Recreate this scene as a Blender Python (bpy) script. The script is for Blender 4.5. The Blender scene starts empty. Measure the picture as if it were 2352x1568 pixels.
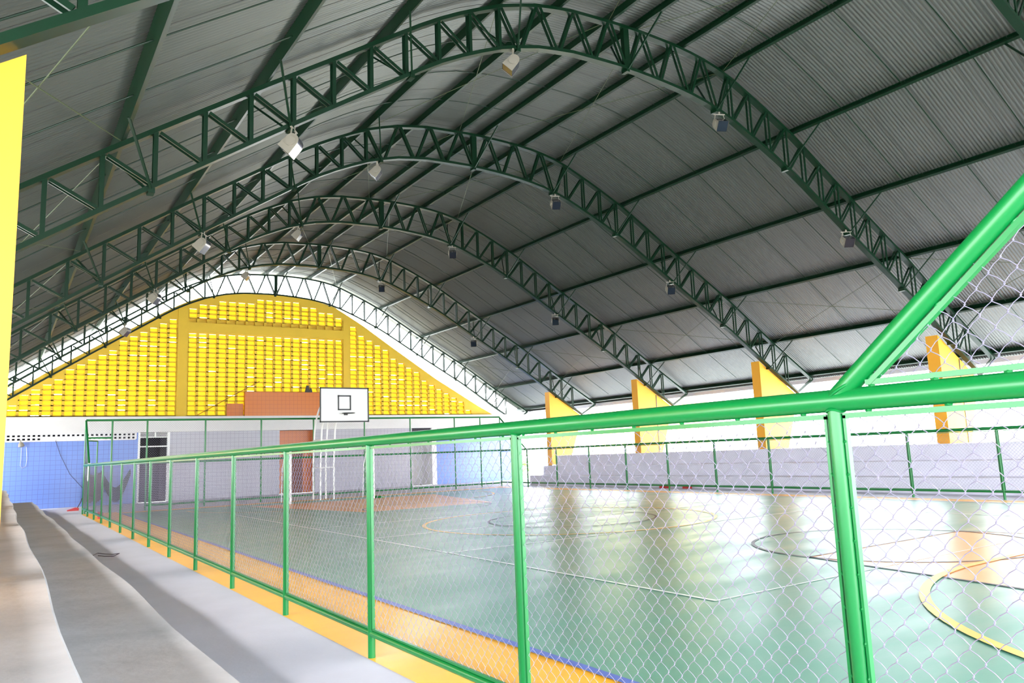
import bpy, math, random
import numpy as np
from mathutils import Vector, Matrix

random.seed(7)
rng = np.random.default_rng(7)
scene = bpy.context.scene
COL = scene.collection

# ------------------------------------------------------------------ camera
F_PX = 1760.29
YAW, PIT, ROL = 0.58943, 0.14414, -0.03865
EYE = Vector((0.0, 0.0, 1.42))
fw = Vector((math.sin(YAW) * math.cos(PIT), math.cos(YAW) * math.cos(PIT), math.sin(PIT)))
r0 = Vector((math.cos(YAW), -math.sin(YAW), 0))
u0 = r0.cross(fw)
rt = math.cos(ROL) * r0 + math.sin(ROL) * u0
up = -math.sin(ROL) * r0 + math.cos(ROL) * u0
cam_d = bpy.data.cameras.new('camera')
cam_d.sensor_width = 36.0
cam_d.lens = 36.0 * F_PX / 2352.0
cam_d.clip_start = 0.05
cam_d.clip_end = 500
cam = bpy.data.objects.new('camera', cam_d)
COL.objects.link(cam)
cam.matrix_world = Matrix(((rt.x, up.x, -fw.x, EYE.x), (rt.y, up.y, -fw.y, EYE.y), (rt.z, up.z, -fw.z, EYE.z), (0, 0, 0, 1)))
scene.camera = cam

# ------------------------------------------------------------------ light
world = bpy.data.worlds.new('overcast_sky')
scene.world = world
world.use_nodes = True
wn = world.node_tree
bg = wn.nodes['Background']
tc = wn.nodes.new('ShaderNodeTexCoord')
sp = wn.nodes.new('ShaderNodeSeparateXYZ')
rp = wn.nodes.new('ShaderNodeValToRGB')
wn.links.new(tc.outputs['Generated'], sp.inputs[0])
wn.links.new(sp.outputs['Z'], rp.inputs[0])
rp.color_ramp.elements[0].position = 0.0
rp.color_ramp.elements[0].color = (0.93, 0.97, 1.0, 1)
rp.color_ramp.elements[1].position = 0.8
rp.color_ramp.elements[1].color = (0.80, 0.90, 1.0, 1)
wn.links.new(rp.outputs[0], bg.inputs['Color'])
bg.inputs['Strength'].default_value = 10.0

sun_d = bpy.data.lights.new('sun', 'SUN')
sun_d.energy = 10.0
sun_d.angle = math.radians(22)
sun_d.color = (1.0, 0.96, 0.9)
sun = bpy.data.objects.new('sun', sun_d)
sun.rotation_euler = Vector((math.cos(math.radians(33)), 0.12, -math.sin(math.radians(33)))).to_track_quat('-Z', 'Y').to_euler()
COL.objects.link(sun)

vs = scene.view_settings
vs.view_transform = 'Standard'
vs.look = 'None'
vs.exposure = 0.9
vs.gamma = 1.0
vs.use_curve_mapping = False

# ------------------------------------------------------------------ materials
def s2l(c):
    return tuple((v / 12.92 if v <= 0.04045 else ((v + 0.055) / 1.055) ** 2.4) for v in (x / 255.0 for x in c))

def mat(name, rgb, rough=0.5, metal=0.0, var=0.0, vscale=3.0, bump=0.0, bscale=20.0, spec=0.5, coat=0.0, stretch=(1, 1, 1), rvar=0.0, coord='Object'):
    m = bpy.data.materials.new(name)
    m.use_nodes = True
    nt = m.node_tree
    b = nt.nodes['Principled BSDF']
    c = s2l(rgb)
    b.inputs['Base Color'].default_value = (*c, 1)
    b.inputs['Roughness'].default_value = rough
    b.inputs['Metallic'].default_value = metal
    b.inputs['Specular IOR Level'].default_value = spec
    if coat:
        b.inputs['Coat Weight'].default_value = coat
        b.inputs['Coat Roughness'].default_value = 0.12
    if var or bump or rvar:
        t = nt.nodes.new('ShaderNodeTexCoord')
        mp = nt.nodes.new('ShaderNodeMapping')
        mp.inputs['Scale'].default_value = stretch
        nt.links.new(t.outputs[coord], mp.inputs['Vector'])
    if var or rvar:
        n = nt.nodes.new('ShaderNodeTexNoise')
        n.inputs['Scale'].default_value = vscale
        n.inputs['Detail'].default_value = 6
        n.inputs['Roughness'].default_value = 0.6
        nt.links.new(mp.outputs[0], n.inputs['Vector'])
    if var:
        r = nt.nodes.new('ShaderNodeValToRGB')
        r.color_ramp.elements[0].position = 0.3
        r.color_ramp.elements[1].position = 0.7
        r.color_ramp.elements[0].color = (*[x * (1 - var) for x in c], 1)
        r.color_ramp.elements[1].color = (*[min(1, x * (1 + var)) for x in c], 1)
        nt.links.new(n.outputs['Fac'], r.inputs[0])
        nt.links.new(r.outputs[0], b.inputs['Base Color'])
    if rvar:
        q = nt.nodes.new('ShaderNodeMapRange')
        q.inputs['From Min'].default_value = 0.3
        q.inputs['From Max'].default_value = 0.7
        q.inputs['To Min'].default_value = max(0.02, rough - rvar)
        q.inputs['To Max'].default_value = rough + rvar
        nt.links.new(n.outputs['Fac'], q.inputs['Value'])
        nt.links.new(q.outputs[0], b.inputs['Roughness'])
    if bump:
        n2 = nt.nodes.new('ShaderNodeTexNoise')
        n2.inputs['Scale'].default_value = bscale
        n2.inputs['Detail'].default_value = 4
        nt.links.new(mp.outputs[0], n2.inputs['Vector'])
        bp = nt.nodes.new('ShaderNodeBump')
        bp.inputs['Strength'].default_value = bump
        bp.inputs['Distance'].default_value = 0.01
        nt.links.new(n2.outputs['Fac'], bp.inputs['Height'])
        nt.links.new(bp.outputs[0], b.inputs['Normal'])
        if coat:
            nt.links.new(bp.outputs[0], b.inputs['Coat Normal'])
    return m

def tile_mat(name, rgb, grout, size=0.1, rough=0.3, axis='XZ', gw=0.06):
    m = mat(name, rgb, rough)
    nt = m.node_tree
    b = nt.nodes['Principled BSDF']
    t = nt.nodes.new('ShaderNodeTexCoord')
    s = nt.nodes.new('ShaderNodeSeparateXYZ')
    nt.links.new(t.outputs['Object'], s.inputs[0])
    fs = []
    for ax in axis:
        mo = nt.nodes.new('ShaderNodeMath'); mo.operation = 'DIVIDE'
        nt.links.new(s.outputs[ax], mo.inputs[0]); mo.inputs[1].default_value = size
        fr = nt.nodes.new('ShaderNodeMath'); fr.operation = 'FRACT'
        nt.links.new(mo.outputs[0], fr.inputs[0])
        lt = nt.nodes.new('ShaderNodeMath'); lt.operation = 'LESS_THAN'
        nt.links.new(fr.outputs[0], lt.inputs[0]); lt.inputs[1].default_value = gw
        fs.append(lt)
    mx = nt.nodes.new('ShaderNodeMath'); mx.operation = 'MAXIMUM'
    nt.links.new(fs[0].outputs[0], mx.inputs[0]); nt.links.new(fs[1].outputs[0], mx.inputs[1])
    mix = nt.nodes.new('ShaderNodeMix'); mix.data_type = 'RGBA'
    mix.inputs['A'].default_value = (*s2l(rgb), 1)
    mix.inputs['B'].default_value = (*s2l(grout), 1)
    nt.links.new(mx.outputs[0], mix.inputs['Factor'])
    nt.links.new(mix.outputs['Result'], b.inputs['Base Color'])
    return m

M = {}
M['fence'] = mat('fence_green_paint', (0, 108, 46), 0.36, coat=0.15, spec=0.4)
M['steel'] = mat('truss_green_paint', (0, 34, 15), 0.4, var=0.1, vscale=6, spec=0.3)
M['wire'] = mat('galvanised_wire', (146, 140, 160), 0.5, metal=0.5)
M['yellow'] = mat('yellow_column_paint', (230, 160, 36), 0.6, var=0.03, vscale=2)
M['gable'] = mat('yellow_wall_paint', (226, 186, 50), 0.6, var=0.04, vscale=1.5)
M['court'] = mat('court_green_coating', (88, 144, 124), 0.36, var=0.06, vscale=1.2, bump=0.22, bscale=3.0, spec=0.3, stretch=(0.5, 1.6, 1), rvar=0.06)
M['border'] = mat('court_yellow_coating', (240, 172, 40), 0.42, var=0.06, vscale=2, bump=0.2, bscale=3.0, coat=0.1, stretch=(0.5, 1.6, 1))
M['orange'] = mat('court_orange_coating', (220, 150, 84), 0.34, var=0.05, vscale=2, bump=0.22, bscale=3.0, spec=0.3, stretch=(0.5, 1.6, 1))
M['white_line'] = mat('white_line_paint', (225, 232, 230), 0.4)
M['blue_line'] = mat('blue_line_paint', (70, 96, 180), 0.4)
M['black_line'] = mat('dark_line_paint', (40, 46, 66), 0.45)
M['yellow_line'] = mat('yellow_line_paint', (226, 180, 56), 0.4)
M['walk'] = mat('walkway_concrete', (186, 186, 198), 0.7, var=0.06, vscale=1.2, bump=0.15, bscale=30)
M['bleach'] = mat('raw_bleacher_concrete', (176, 176, 180), 0.85, var=0.16, vscale=1.4, bump=0.4, bscale=14)
M['bleach_r'] = mat('grey_bleacher_paint', (226, 222, 236), 0.8, var=0.04, vscale=2)
M['ground'] = mat('outdoor_pavement', (222, 220, 212), 0.9, var=0.05, vscale=0.5)
M['blue_tile'] = tile_mat('blue_wall_tile', (98, 130, 204), (84, 98, 170), 0.18)
M['grey_tile'] = tile_mat('grey_wall_tile', (172, 170, 180), (140, 138, 150), 0.18)
M['orange_tile'] = tile_mat('orange_wall_tile', (206, 110, 0), (180, 88, 0), 0.18)
M['white'] = mat('white_wall_paint', (224, 222, 222), 0.6, var=0.03, vscale=1)
M['white_metal'] = mat('white_metal_paint', (232, 232, 230), 0.35)
M['black'] = mat('black_paint', (12, 14, 16), 0.4)
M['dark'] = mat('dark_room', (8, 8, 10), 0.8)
M['brown'] = mat('brown_door_paint', (120, 60, 30), 0.5)
M['board'] = mat('backboard_white', (226, 226, 226), 0.4)
M['alu'] = mat('floodlight_aluminium', (140, 140, 152), 0.25, metal=0.9)
M['cast'] = mat('floodlight_cast_housing', (150, 144, 132), 0.5, metal=0.2)
M['glass'] = mat('floodlight_glass', (46, 50, 64), 0.12, metal=0.5)
M['pipe'] = mat('dark_drain_pipe', (70, 56, 44), 0.5)
M['gutter'] = mat('gutter_zinc', (170, 172, 176), 0.4, metal=0.4)
M['leaf'] = mat('tree_leaves', (120, 170, 70), 0.6, var=0.3, vscale=6)
M['bark'] = mat('tree_bark', (110, 90, 70), 0.9)
M['red'] = mat('red_plastic', (190, 40, 40), 0.4)
M['net_green'] = mat('green_netting', (16, 66, 46), 0.7)
M['house'] = mat('pale_yellow_house_wall', (240, 226, 150), 0.8)
M['wood'] = mat('brown_pole_wood', (120, 74, 30), 0.7)
M['cable'] = mat('dark_cable', (60, 46, 60), 0.6)
M['lap'] = mat('sheet_lap_seam', (66, 68, 66), 0.6)  # darker seam strip along each sheet lap
M['wirebrace'] = mat('bracing_wire', (70, 80, 50), 0.5)

# corrugated aluminium roof, with a lap seam about every metre of length
m = mat('corrugated_aluminium_sheet', (102, 104, 100), 0.36, metal=0.7, var=0.05, vscale=0.8)
nt = m.node_tree
b = nt.nodes['Principled BSDF']
b.inputs['Roughness'].default_value = 0.46
M['roof'] = m

# sloping slats of the breeze blocks: glazed yellow, translucency standing in for bounced daylight
m = bpy.data.materials.new('yellow_slat_daylight_glow')
m.use_nodes = True
nt = m.node_tree
b = nt.nodes['Principled BSDF']
b.inputs['Base Color'].default_value = (*s2l((255, 236, 90)), 1)
b.inputs['Roughness'].default_value = 0.4
tl = nt.nodes.new('ShaderNodeBsdfTranslucent')
tl.inputs['Color'].default_value = (*s2l((255, 238, 80)), 1)
mx = nt.nodes.new('ShaderNodeMixShader')
mx.inputs[0].default_value = 0.26
nt.links.new(b.outputs[0], mx.inputs[1])
nt.links.new(tl.outputs[0], mx.inputs[2])
nt.links.new(mx.outputs[0], nt.nodes['Material Output'].inputs['Surface'])
M['slat'] = m

# ------------------------------------------------------------------ mesh helpers
class MB:
    def __init__(self):
        self.v, self.f, self.n = [], [], 0

    def add(self, verts, faces):
        verts = np.asarray(verts, float).reshape(-1, 3)
        self.v.append(verts)
        for f in faces:
            self.f.append([i + self.n for i in f])
        self.n += len(verts)
        return self

    def box(self, x0, x1, y0, y1, z0, z1):
        v = [(x0, y0, z0), (x1, y0, z0), (x1, y1, z0), (x0, y1, z0), (x0, y0, z1), (x1, y0, z1), (x1, y1, z1), (x0, y1, z1)]
        return self.add(v, [(0, 3, 2, 1), (4, 5, 6, 7), (0, 1, 5, 4), (1, 2, 6, 5), (2, 3, 7, 6), (3, 0, 4, 7)])

    def prism(self, poly, ax, a, b):
        """extrude a polygon (list of 2D points) along axis ax (0,1,2) from a to b"""
        def p3(p, t):
            l = list(p); l.insert(ax, t); return tuple(l)
        n = len(poly)
        v = [p3(p, a) for p in poly] + [p3(p, b) for p in poly]
        f = [tuple(range(n)), tuple(range(2 * n - 1, n - 1, -1))] + [(i, i + n, (i + 1) % n + n, (i + 1) % n) for i in range(n)]
        return self.add(v, f)

    def bar(self, p, q, w, h, up=(0, 0, 1)):
        """rectangular bar from p to q; w sideways, h along up"""
        p = Vector(p); q = Vector(q)
        d = (q - p).normalized()
        u = Vector(up)
        s = d.cross(u)
        if s.length < 1e-5:
            s = d.cross(Vector((1, 0, 0)))
        s.normalize()
        u = s.cross(d).normalized()
        v = []
        for c in (p, q):
            for a, bb in ((-1, -1), (1, -1), (1, 1), (-1, 1)):
                v.append(tuple(c + s * (w / 2 * a) + u * (h / 2 * bb)))
        return self.add(v, [(0, 1, 2, 3), (7, 6, 5, 4), (0, 4, 5, 1), (1, 5, 6, 2), (2, 6, 7, 3), (3, 7, 4, 0)])

    def tube(self, pts, r, n=10, closed=False, caps=True):
        pts = [Vector(p) for p in pts]
        rings = []
        N = len(pts)
        prev = None
        for i, p in enumerate(pts):
            if closed:
                d = (pts[(i + 1) % N] - pts[i - 1]).normalized()
            else:
                d = (pts[min(i + 1, N - 1)] - pts[max(i - 1, 0)]).normalized()
            if prev is None:
                a = d.orthogonal().normalized()
            else:
                a = (prev - d * prev.dot(d)).normalized()
            prev = a
            bb = d.cross(a)
            rr = r[i] if isinstance(r, (list, tuple)) else r
            rings.append([tuple(p + (a * math.cos(2 * math.pi * k / n) + bb * math.sin(2 * math.pi * k / n)) * rr) for k in range(n)])
        v = [x for ring in rings for x in ring]
        f = []
        for i in range(N if closed else N - 1):
            j = (i + 1) % N
            for k in range(n):
                f.append((i * n + k, i * n + (k + 1) % n, j * n + (k + 1) % n, j * n + k))
        if not closed and caps:
            f.append(tuple(range(n - 1, -1, -1)))
            f.append(tuple(range((N - 1) * n, N * n)))
        return self.add(v, f)

    def sheet(self, pts):
        return self.add(pts, [tuple(range(len(pts)))])

    def segs(self, P, Q, r, n=4):
        """many straight thin wires at once"""
        P = np.asarray(P, float); Q = np.asarray(Q, float)
        D = Q - P
        D /= np.linalg.norm(D, axis=1)[:, None] + 1e-9
        ref = np.where(np.abs(D[:, 2:3]) > 0.9, np.array([[1.0, 0, 0]]), np.array([[0, 0, 1.0]]))
        A = np.cross(D, ref); A /= np.linalg.norm(A, axis=1)[:, None] + 1e-9
        B = np.cross(D, A)
        rings = []
        for k in range(n):
            t = 2 * math.pi * k / n
            rings.append((A * math.cos(t) + B * math.sin(t)) * r)
        R = np.stack(rings, 1)
        V = np.concatenate([P[:, None] + R, Q[:, None] + R], 1).reshape(-1, 3)
        base = np.arange(len(P))[:, None, None] * (2 * n) + self.n
        loc = np.array([[k, (k + 1) % n, n + (k + 1) % n, n + k] for k in range(n)])[None]
        Fc = (base + loc).reshape(-1, 4)
        self.v.append(V)
        self.f.extend(Fc.tolist())
        self.n += len(V)
        return self

    def build(self, name, material, parent=None, smooth=False):
        me = bpy.data.meshes.new(name)
        V = np.concatenate(self.v) if self.v else np.zeros((0, 3))
        me.from_pydata(V.tolist(), [], self.f)
        me.update()
        if isinstance(material, (list, tuple)):
            for mm in material:
                me.materials.append(mm)
        else:
            me.materials.append(material)
        if smooth:
            me.polygons.foreach_set('use_smooth', [True] * len(me.polygons))
            try:
                me.set_sharp_from_angle(angle=math.radians(40))
            except Exception:
                pass
        o = bpy.data.objects.new(name, me)
        COL.objects.link(o)
        if parent is not None:
            o.parent = parent
            o.matrix_parent_inverse = Matrix.Translation(-parent.location) if parent.type == 'EMPTY' else Matrix()
        return o

def empty(name, loc=(0, 0, 0)):
    o = bpy.data.objects.new(name, None)
    o.location = loc
    COL.objects.link(o)
    return o

def tag(o, label=None, cat=None, group=None, kind=None):
    if label: o['label'] = label
    if cat: o['category'] = cat
    if group: o['group'] = group
    if kind: o['kind'] = kind
    return o

def struct(o):
    o['kind'] = 'structure'
    return o

ORD = ['first', 'second', 'third', 'fourth', 'fifth', 'sixth', 'seventh', 'eighth', 'ninth', 'tenth', 'eleventh', 'twelfth', 'thirteenth', 'fourteenth', 'fifteenth', 'sixteenth']

# ------------------------------------------------------------------ key dimensions
FX = 2.3            # left fence line
RX = 18.3           # right fence line
YE = 28.6           # far fence line
ZR = 1.55           # rail height
WY = 34.6           # back wall plane
CX, CY = 10.2, 13.1 # court centre
TY = [5.2, 10.7, 16.75, 22.77, 28.79, WY]      # truss planes, near to far
PROFILE = [(-2.8, 2.82), (-0.07, 4.77), (1.2, 5.66), (3.05, 6.92), (5.75, 8.72), (6.5, 9.13), (7.25, 9.47), (8.05, 9.71), (8.8, 9.83),
           (9.9, 9.9), (10.6, 9.92), (11.5, 9.9), (12.3, 9.83), (13.1, 9.66), (14.3, 9.17), (15.45, 8.63), (17.6, 7.38), (19.85, 6.12), (22.0, 4.77), (24.0, 3.6)]
PXs = [p[0] for p in PROFILE]; PZs = [p[1] for p in PROFILE]
def top(x): return float(np.interp(x, PXs, PZs))
def dep(x): return float(np.interp(x, [-3, 6, 10, 13, 15, 24], [0.78, 0.8, 0.9, 1.02, 1.02, 1.0]))
def bot(x): return top(x) - dep(x)
def nrm(x):
    a = math.atan2(top(x + 0.3) - top(x - 0.3), 0.6)
    return Vector((-math.sin(a), 0, math.cos(a)))

# ------------------------------------------------------------------ ground and floors
g = MB().box(-70, 90, -40, 140, -0.6, -0.25).build('outdoor_ground', M['ground']); struct(g)
fl = MB().box(-2.9, 24.2, -3.2, WY, -0.25, 0.0).build('floor', M['walk']); struct(fl)

def part_sheet(name, pts, z, material, parent):
    return MB().sheet([(x, y, z) for x, y in pts]).build(name, material, parent)
court = part_sheet('floor_court', [(3.25, -0.6), (17.4, -0.6), (17.4, 27.4), (3.25, 27.4)], 0.004, M['court'], None)
struct(court)
brd = MB()
for x0, x1, y0, y1 in ((2.27, 3.25, -0.6, 28.5), (17.4, 18.1, -0.6, 28.5), (3.25, 17.4, 27.4, 28.0)):
    brd.sheet([(x0, y0, 0.003), (x1, y0, 0.003), (x1, y1, 0.003), (x0, y1, 0.003)])
brd.build('border_strip', M['border'], court)
def line(pts, w, z, material, closed=False):
    mb = MB()
    P = [Vector((x, y)) for x, y in pts]
    n = len(P)
    L = []
    for i in range(n):
        a = P[i - 1] if (i > 0 or closed) else P[i]
        c = P[(i + 1) % n] if (i < n - 1 or closed) else P[i]
        d = (c - a).normalized()
        s = Vector((-d.y, d.x)) * w / 2
        L.append((P[i] - s, P[i] + s))
    for i in range(n if closed else n - 1):
        j = (i + 1) % n
        a, b2, c, d = L[i][0], L[j][0], L[j][1], L[i][1]
        mb.sheet([(a.x, a.y, z), (b2.x, b2.y, z), (c.x, c.y, z), (d.x, d.y, z)])
    return mb.build('court_marking', material, court)
def arc(cx, cy, r, a0, a1, n=48):
    return [(cx + r * math.cos(math.radians(a0 + (a1 - a0) * i / n)), cy + r * math.sin(math.radians(a0 + (a1 - a0) * i / n))) for i in range(n + 1)]
# orange keys
part_sheet('orange_key', [(7.25, 0.3), (13.15, 0.3), (12.05, 6.15), (8.4, 6.15)], 0.006, M['orange'], court)
part_sheet('orange_key', [(13.6, 26.0), (6.9, 26.0), (8.2, 19.6), (12.2, 19.6)], 0.006, M['orange'], court)
for cy, s in ((6.15, 1), (19.9, -1)):
    line(arc(10.2, cy, 1.8, 0, 360, 72)[:-1], 0.05, 0.010, M['black_line'], True)
line([(7.25, 0.3), (8.4, 6.15), (12.05, 6.15), (13.15, 0.3)], 0.05, 0.010, M['black_line'])
# six metre areas
line([(4.95, 0.3)] + arc(9.05, 0.4, 4.1, 180, 90, 30) + arc(11.35, 0.4, 4.1, 90, 0, 30), 0.09, 0.012, M['yellow_line'])
line([(4.95, 26.0)] + arc(9.05, 25.9, 4.1, 180, 270, 30) + arc(11.35, 25.9, 4.1, 270, 360, 30), 0.08, 0.012, M['yellow_line'])
# centre circles
line(arc(CX - 0.2, CY, 3.0, 0, 360, 90)[:-1], 0.08, 0.009, M['yellow_line'], True)
line(arc(CX - 0.1, CY, 1.75, 0, 360, 72)[:-1], 0.05, 0.010, M['black_line'], True)
# volleyball court
line([(5.55, 5.1), (14.7, 5.1), (14.7, 22.9), (5.55, 22.9)], 0.05, 0.008, M['white_line'], True)
for y in (10.2, 13.1, 16.1):
    line([(5.55, y), (14.7, y)], 0.05, 0.008, M['white_line'])
line([(4.2, 26.1), (16.2, 26.1)], 0.07, 0.013, M['white_line'])
line([(3.27, -0.5), (3.27, 27.4)], 0.08, 0.010, M['blue_line'])
line([(17.38, -0.5), (17.38, 27.4)], 0.06, 0.010, M['blue_line'])

# ------------------------------------------------------------------ bleachers
def wavy_tread(mb, x0, x1, y0, y1, z, side):
    """a concrete step whose nosing wobbles a little"""
    n = 60
    e = [0.012 * math.sin(i * 0.9 + z * 9) + 0.010 * math.sin(i * 0.37 + 2 * z) for i in range(n + 1)]
    v, f = [], []
    for i in range(n + 1):
        y = y0 + (y1 - y0) * i / n
        xe = (x1 + e[i]) if side > 0 else (x0 - e[i])
        xi = x0 if side > 0 else x1
        dz = 0.004 * math.sin(i * 0.7)
        v += [(xi, y, z), (xe - 0.012 * side, y, z + dz), (xe, y, z - 0.014 + dz), (xe, y, z - 0.05), (xe - 0.03 * side, y, z - 0.055), (xe - 0.03 * side, y, -0.01)]
    for i in range(n):
        a = i * 6; b2 = a + 6
        for k in range(5):
            q = (a + k, b2 + k, b2 + k + 1, a + k + 1)
            f.append(q if side < 0 else q[::-1])
    mb.add(v, f)
lb = empty('bleacher', (0, 15, 0))
tag(lb, 'raw grey concrete stepped bleacher along the left side, in the left foreground', 'bleacher')
for i, (x0, x1, z, ye) in enumerate(((0.20, 1.0, 0.4, 31.0), (-0.55, 0.25, 0.8, 33.0), (-1.35, -0.50, 1.2, 33.5))):
    mb = MB(); wavy_tread(mb, x0 - 0.1, x1, -3.0, ye, z, 1)
    mb.sheet([(x0 - 0.1, ye, 0), (x0 - 0.1, ye, z), (x1, ye, z - 0.014), (x1, ye, 0)])
    mb.build('step', M['bleach'], lb)
rb = empty('bleacher', (20.5, 13, 0))
tag(rb, 'grey painted concrete stepped bleacher on the right behind the far side railing', 'bleacher')
for i, (x0, x1, z) in enumerate(((19.6, 20.45, 0.40), (20.35, 21.25, 0.79), (21.1, 22.1, 1.22))):
    mb = MB(); wavy_tread(mb, x0, x1, -3.0, 28.3, z, -1)
    mb.sheet([(x0, 28.3, 0), (x1, 28.3, 0), (x1, 28.3, z), (x0, 28.3, z - 0.014)])
    mb.build('step', M['bleach_r'], rb)

# ------------------------------------------------------------------ fences
def chain_link(mb, O, D, L, z0, z1, py=0.074, pz=0.078, r=0.0014, n=4, fine=False, side=(1, 0, 0), zc=None, zlow=None):
    """woven wire: vertical zigzag wires hooked into one another. O origin, D unit direction, L length."""
    O = np.array(O, float); D = np.array(D, float); S = np.array(side, float)
    nc = int(L / (py / 2))
    hz = pz / 2
    nr = int((z1 - z0) / hz)
    P, Q = [], []
    off = (L - nc * py / 2) / 2
    for c in range(nc):
        s0 = off + c * py / 2
        s1 = s0 + py / 2
        js = np.arange(nr)
        a = np.where((js + c) % 2 == 0, s0, s1)
        b2 = np.where((js + c) % 2 == 0, s1, s0)
        za = z0 + js * hz; zb = za + hz
        if zc is not None:
            lim = zc(0.5 * (a + b2)); keep = zb < lim
            a, b2, za, zb = a[keep], b2[keep], za[keep], zb[keep]
        if not len(a):
            continue
        A = O + a[:, None] * D; A[:, 2] = za
        B = O + b2[:, None] * D; B[:, 2] = zb
        if not fine:
            P.append(A); Q.append(B)
        else:
            # short upright hook at each knot, gently bowed wires between, weaving in depth
            k = 0.11
            dirn = np.sign(b2 - a)[:, None]
            A1 = A + np.array([0, 0, hz * k]) + S * 0.003
            B1 = B - np.array([0, 0, hz * k]) - S * 0.003
            Mid = (A1 + B1) / 2 - dirn * D * 0.0022 + np.array([0, 0, 0.002])
            P += [A1, Mid, B1, A - D * dirn * 0.002]; Q += [Mid, B1, B + D * dirn * 0.002, A1]
    if P:
        mb.segs(np.concatenate(P), np.concatenate(Q), r, n)
    return mb

POSTS = [1.53, 3.44, 5.41, 7.42, 9.42, 11.43, 13.40, 15.40, 17.37, 19.33, 21.25, 23.15, 25.05, 26.95, YE]
def fence_side(x, posts, label, mirror=False, fine_until=99):
    t = empty('court_fence', (x, posts[0], 0))
    tag(t, label, 'fence')
    s = 1 if not mirror else -1
    for y in posts:
        tall = y == posts[-1]
        MB().tube([(x, y, 0.0), (x, y, (ZR - 0.03) if not tall else 3.0)], 0.0265, 16).build('post', M['fence'], t, True)
    MB().tube([(x, -0.6, ZR)] + [(x, y, ZR) for y in np.linspace(0, posts[-1], 20)], 0.0375, 20).build('top_rail', M['fence'], t, True)
    # weld beads where the posts meet the rail
    for y in posts[:6]:
        MB().tube([(x + 0.029 * math.cos(a), y + 0.029 * math.sin(a), ZR - 0.034 + 0.004 * math.cos(2 * a)) for a in np.linspace(0, 2 * math.pi, 18)[:-1]], 0.004, 6, closed=True).build('weld_bead', M['fence'], t, True)
    for i in range(len(posts) - 1):
        y0, y1 = posts[i], posts[i + 1]
        MB().tube([(x, y0 + 0.015, 0.17), (x, y1 - 0.015, 0.17)], 0.0235, 14).build('bottom_rail', M['fence'], t, True)
        fine = (not mirror) and y1 < 12
        mb = MB()
        chain_link(mb, (x, y0 + 0.045, 0), (0, 1, 0), y1 - y0 - 0.09, 0.205, ZR - 0.05, fine=fine, n=4 if fine else 3, r=0.0014 if fine else 0.0016, side=(1, 0, 0))
        p = mb.build('wire_mesh', M['wire'], t, False)
        fb = MB()
        fb.box(x - 0.010, x + 0.010, y0 + 0.03, y1 - 0.03, ZR - 0.060, ZR - 0.043)
        fb.box(x - 0.010, x + 0.010, y0 + 0.03, y1 - 0.03, 0.197, 0.209)
        fb.box(x - 0.010, x + 0.010, y0 + 0.030, y0 + 0.040, 0.2, ZR - 0.05)
        fb.box(x - 0.010, x + 0.010, y1 - 0.040, y1 - 0.030, 0.2, ZR - 0.05)
        fb.build('flat_bar', M['fence'], p)
        if fine:
            # tack welds that hold the flat bar to the rail
            tw = MB()
            for k in range(7):
                yy = y0 + 0.12 + k * (y1 - y0 - 0.2) / 6
                for zz in (ZR - 0.040, ):
                    tw.tube([(x - 0.004, yy - 0.011, zz), (x - 0.006, yy, zz + 0.002), (x - 0.004, yy + 0.011, zz)], [0.003, 0.006, 0.003], 6)
                tw.tube([(x, yy - 0.011, 0.196), (x, yy, 0.197), (x, yy + 0.011, 0.196)], [0.003, 0.005, 0.003], 6)
            for k in range(12):
                zz = 0.26 + k * 0.105
                tw.tube([(x - 0.006, y0 + 0.026, zz - 0.008), (x - 0.008, y0 + 0.030, zz), (x - 0.006, y0 + 0.034, zz + 0.008)], [0.002, 0.0045, 0.002], 6)
            tw.build('tack_weld', M['fence'], p)
    # diagonal stay up to the tall corner post, with its triangle of mesh
    for yb, yt, zt in ((posts[-2] + 0.05, posts[-1], 2.98),):
        MB().tube([(x, yb, ZR + 0.0), (x, yt, zt)], 0.03, 14).build('diagonal_stay', M['fence'], t, True)
        mb = MB()
        L = yt - yb
        chain_link(mb, (x, yb, 0), (0, 1, 0), L, ZR + 0.04, zt, n=3, r=0.0015, zc=lambda s: ZR + (zt - ZR) * s / L)
        mb.build('wire_mesh', M['wire'], t)
    return t

lf = fence_side(FX, POSTS, 'low green pipe and chain link fence running from the foreground along the left side')
# near end of the left fence: diagonal stay that rises over the first bay
ya, yb = 1.53, -0.42
MB().tube([(FX, ya - 0.0, ZR), (FX, yb, 3.15)], 0.0335, 20).build('diagonal_stay', M['fence'], lf, True)
MB().tube([(FX, yb, 0), (FX, yb, 3.2)], 0.03, 16).build('post', M['fence'], lf, True)
MB().tube([(FX + 0.03 * math.cos(a) * 1.25, ya - 0.035 + 0.055 * math.sin(a), ZR + 0.030 - 0.028 * math.sin(a)) for a in np.linspace(0, 2 * math.pi, 20)[:-1]], 0.005, 6, closed=True).build('weld_bead', M['fence'], lf, True)
mb = MB()
Lz = 1.60 / 1.95
chain_link(mb, (FX, ya - 0.10, 0), (0, -1, 0), 1.8, ZR + 0.048, 3.1, fine=True, side=(1, 0, 0), zc=lambda s: ZR - 0.035 + (s + 0.10) * Lz - 0.01)
p = mb.build('wire_mesh', M['wire'], lf)
fb = MB()
fb.box(FX - 0.010, FX + 0.010, yb + 0.03, ya - 0.12, ZR + 0.041, ZR + 0.058)
dn = Vector((0, -1.95, 1.60)).normalized(); pn = Vector((0, -1.60, -1.95)).normalized()
q0 = Vector((FX, ya, ZR)) + dn * 0.13 + pn * 0.048; q1 = Vector((FX, ya, ZR)) + dn * 2.4 + pn * 0.048
fb.bar(q0, q1, 0.022, 0.016, up=pn)
fb.build('flat_bar', M['fence'], p)
tw = MB()
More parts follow.
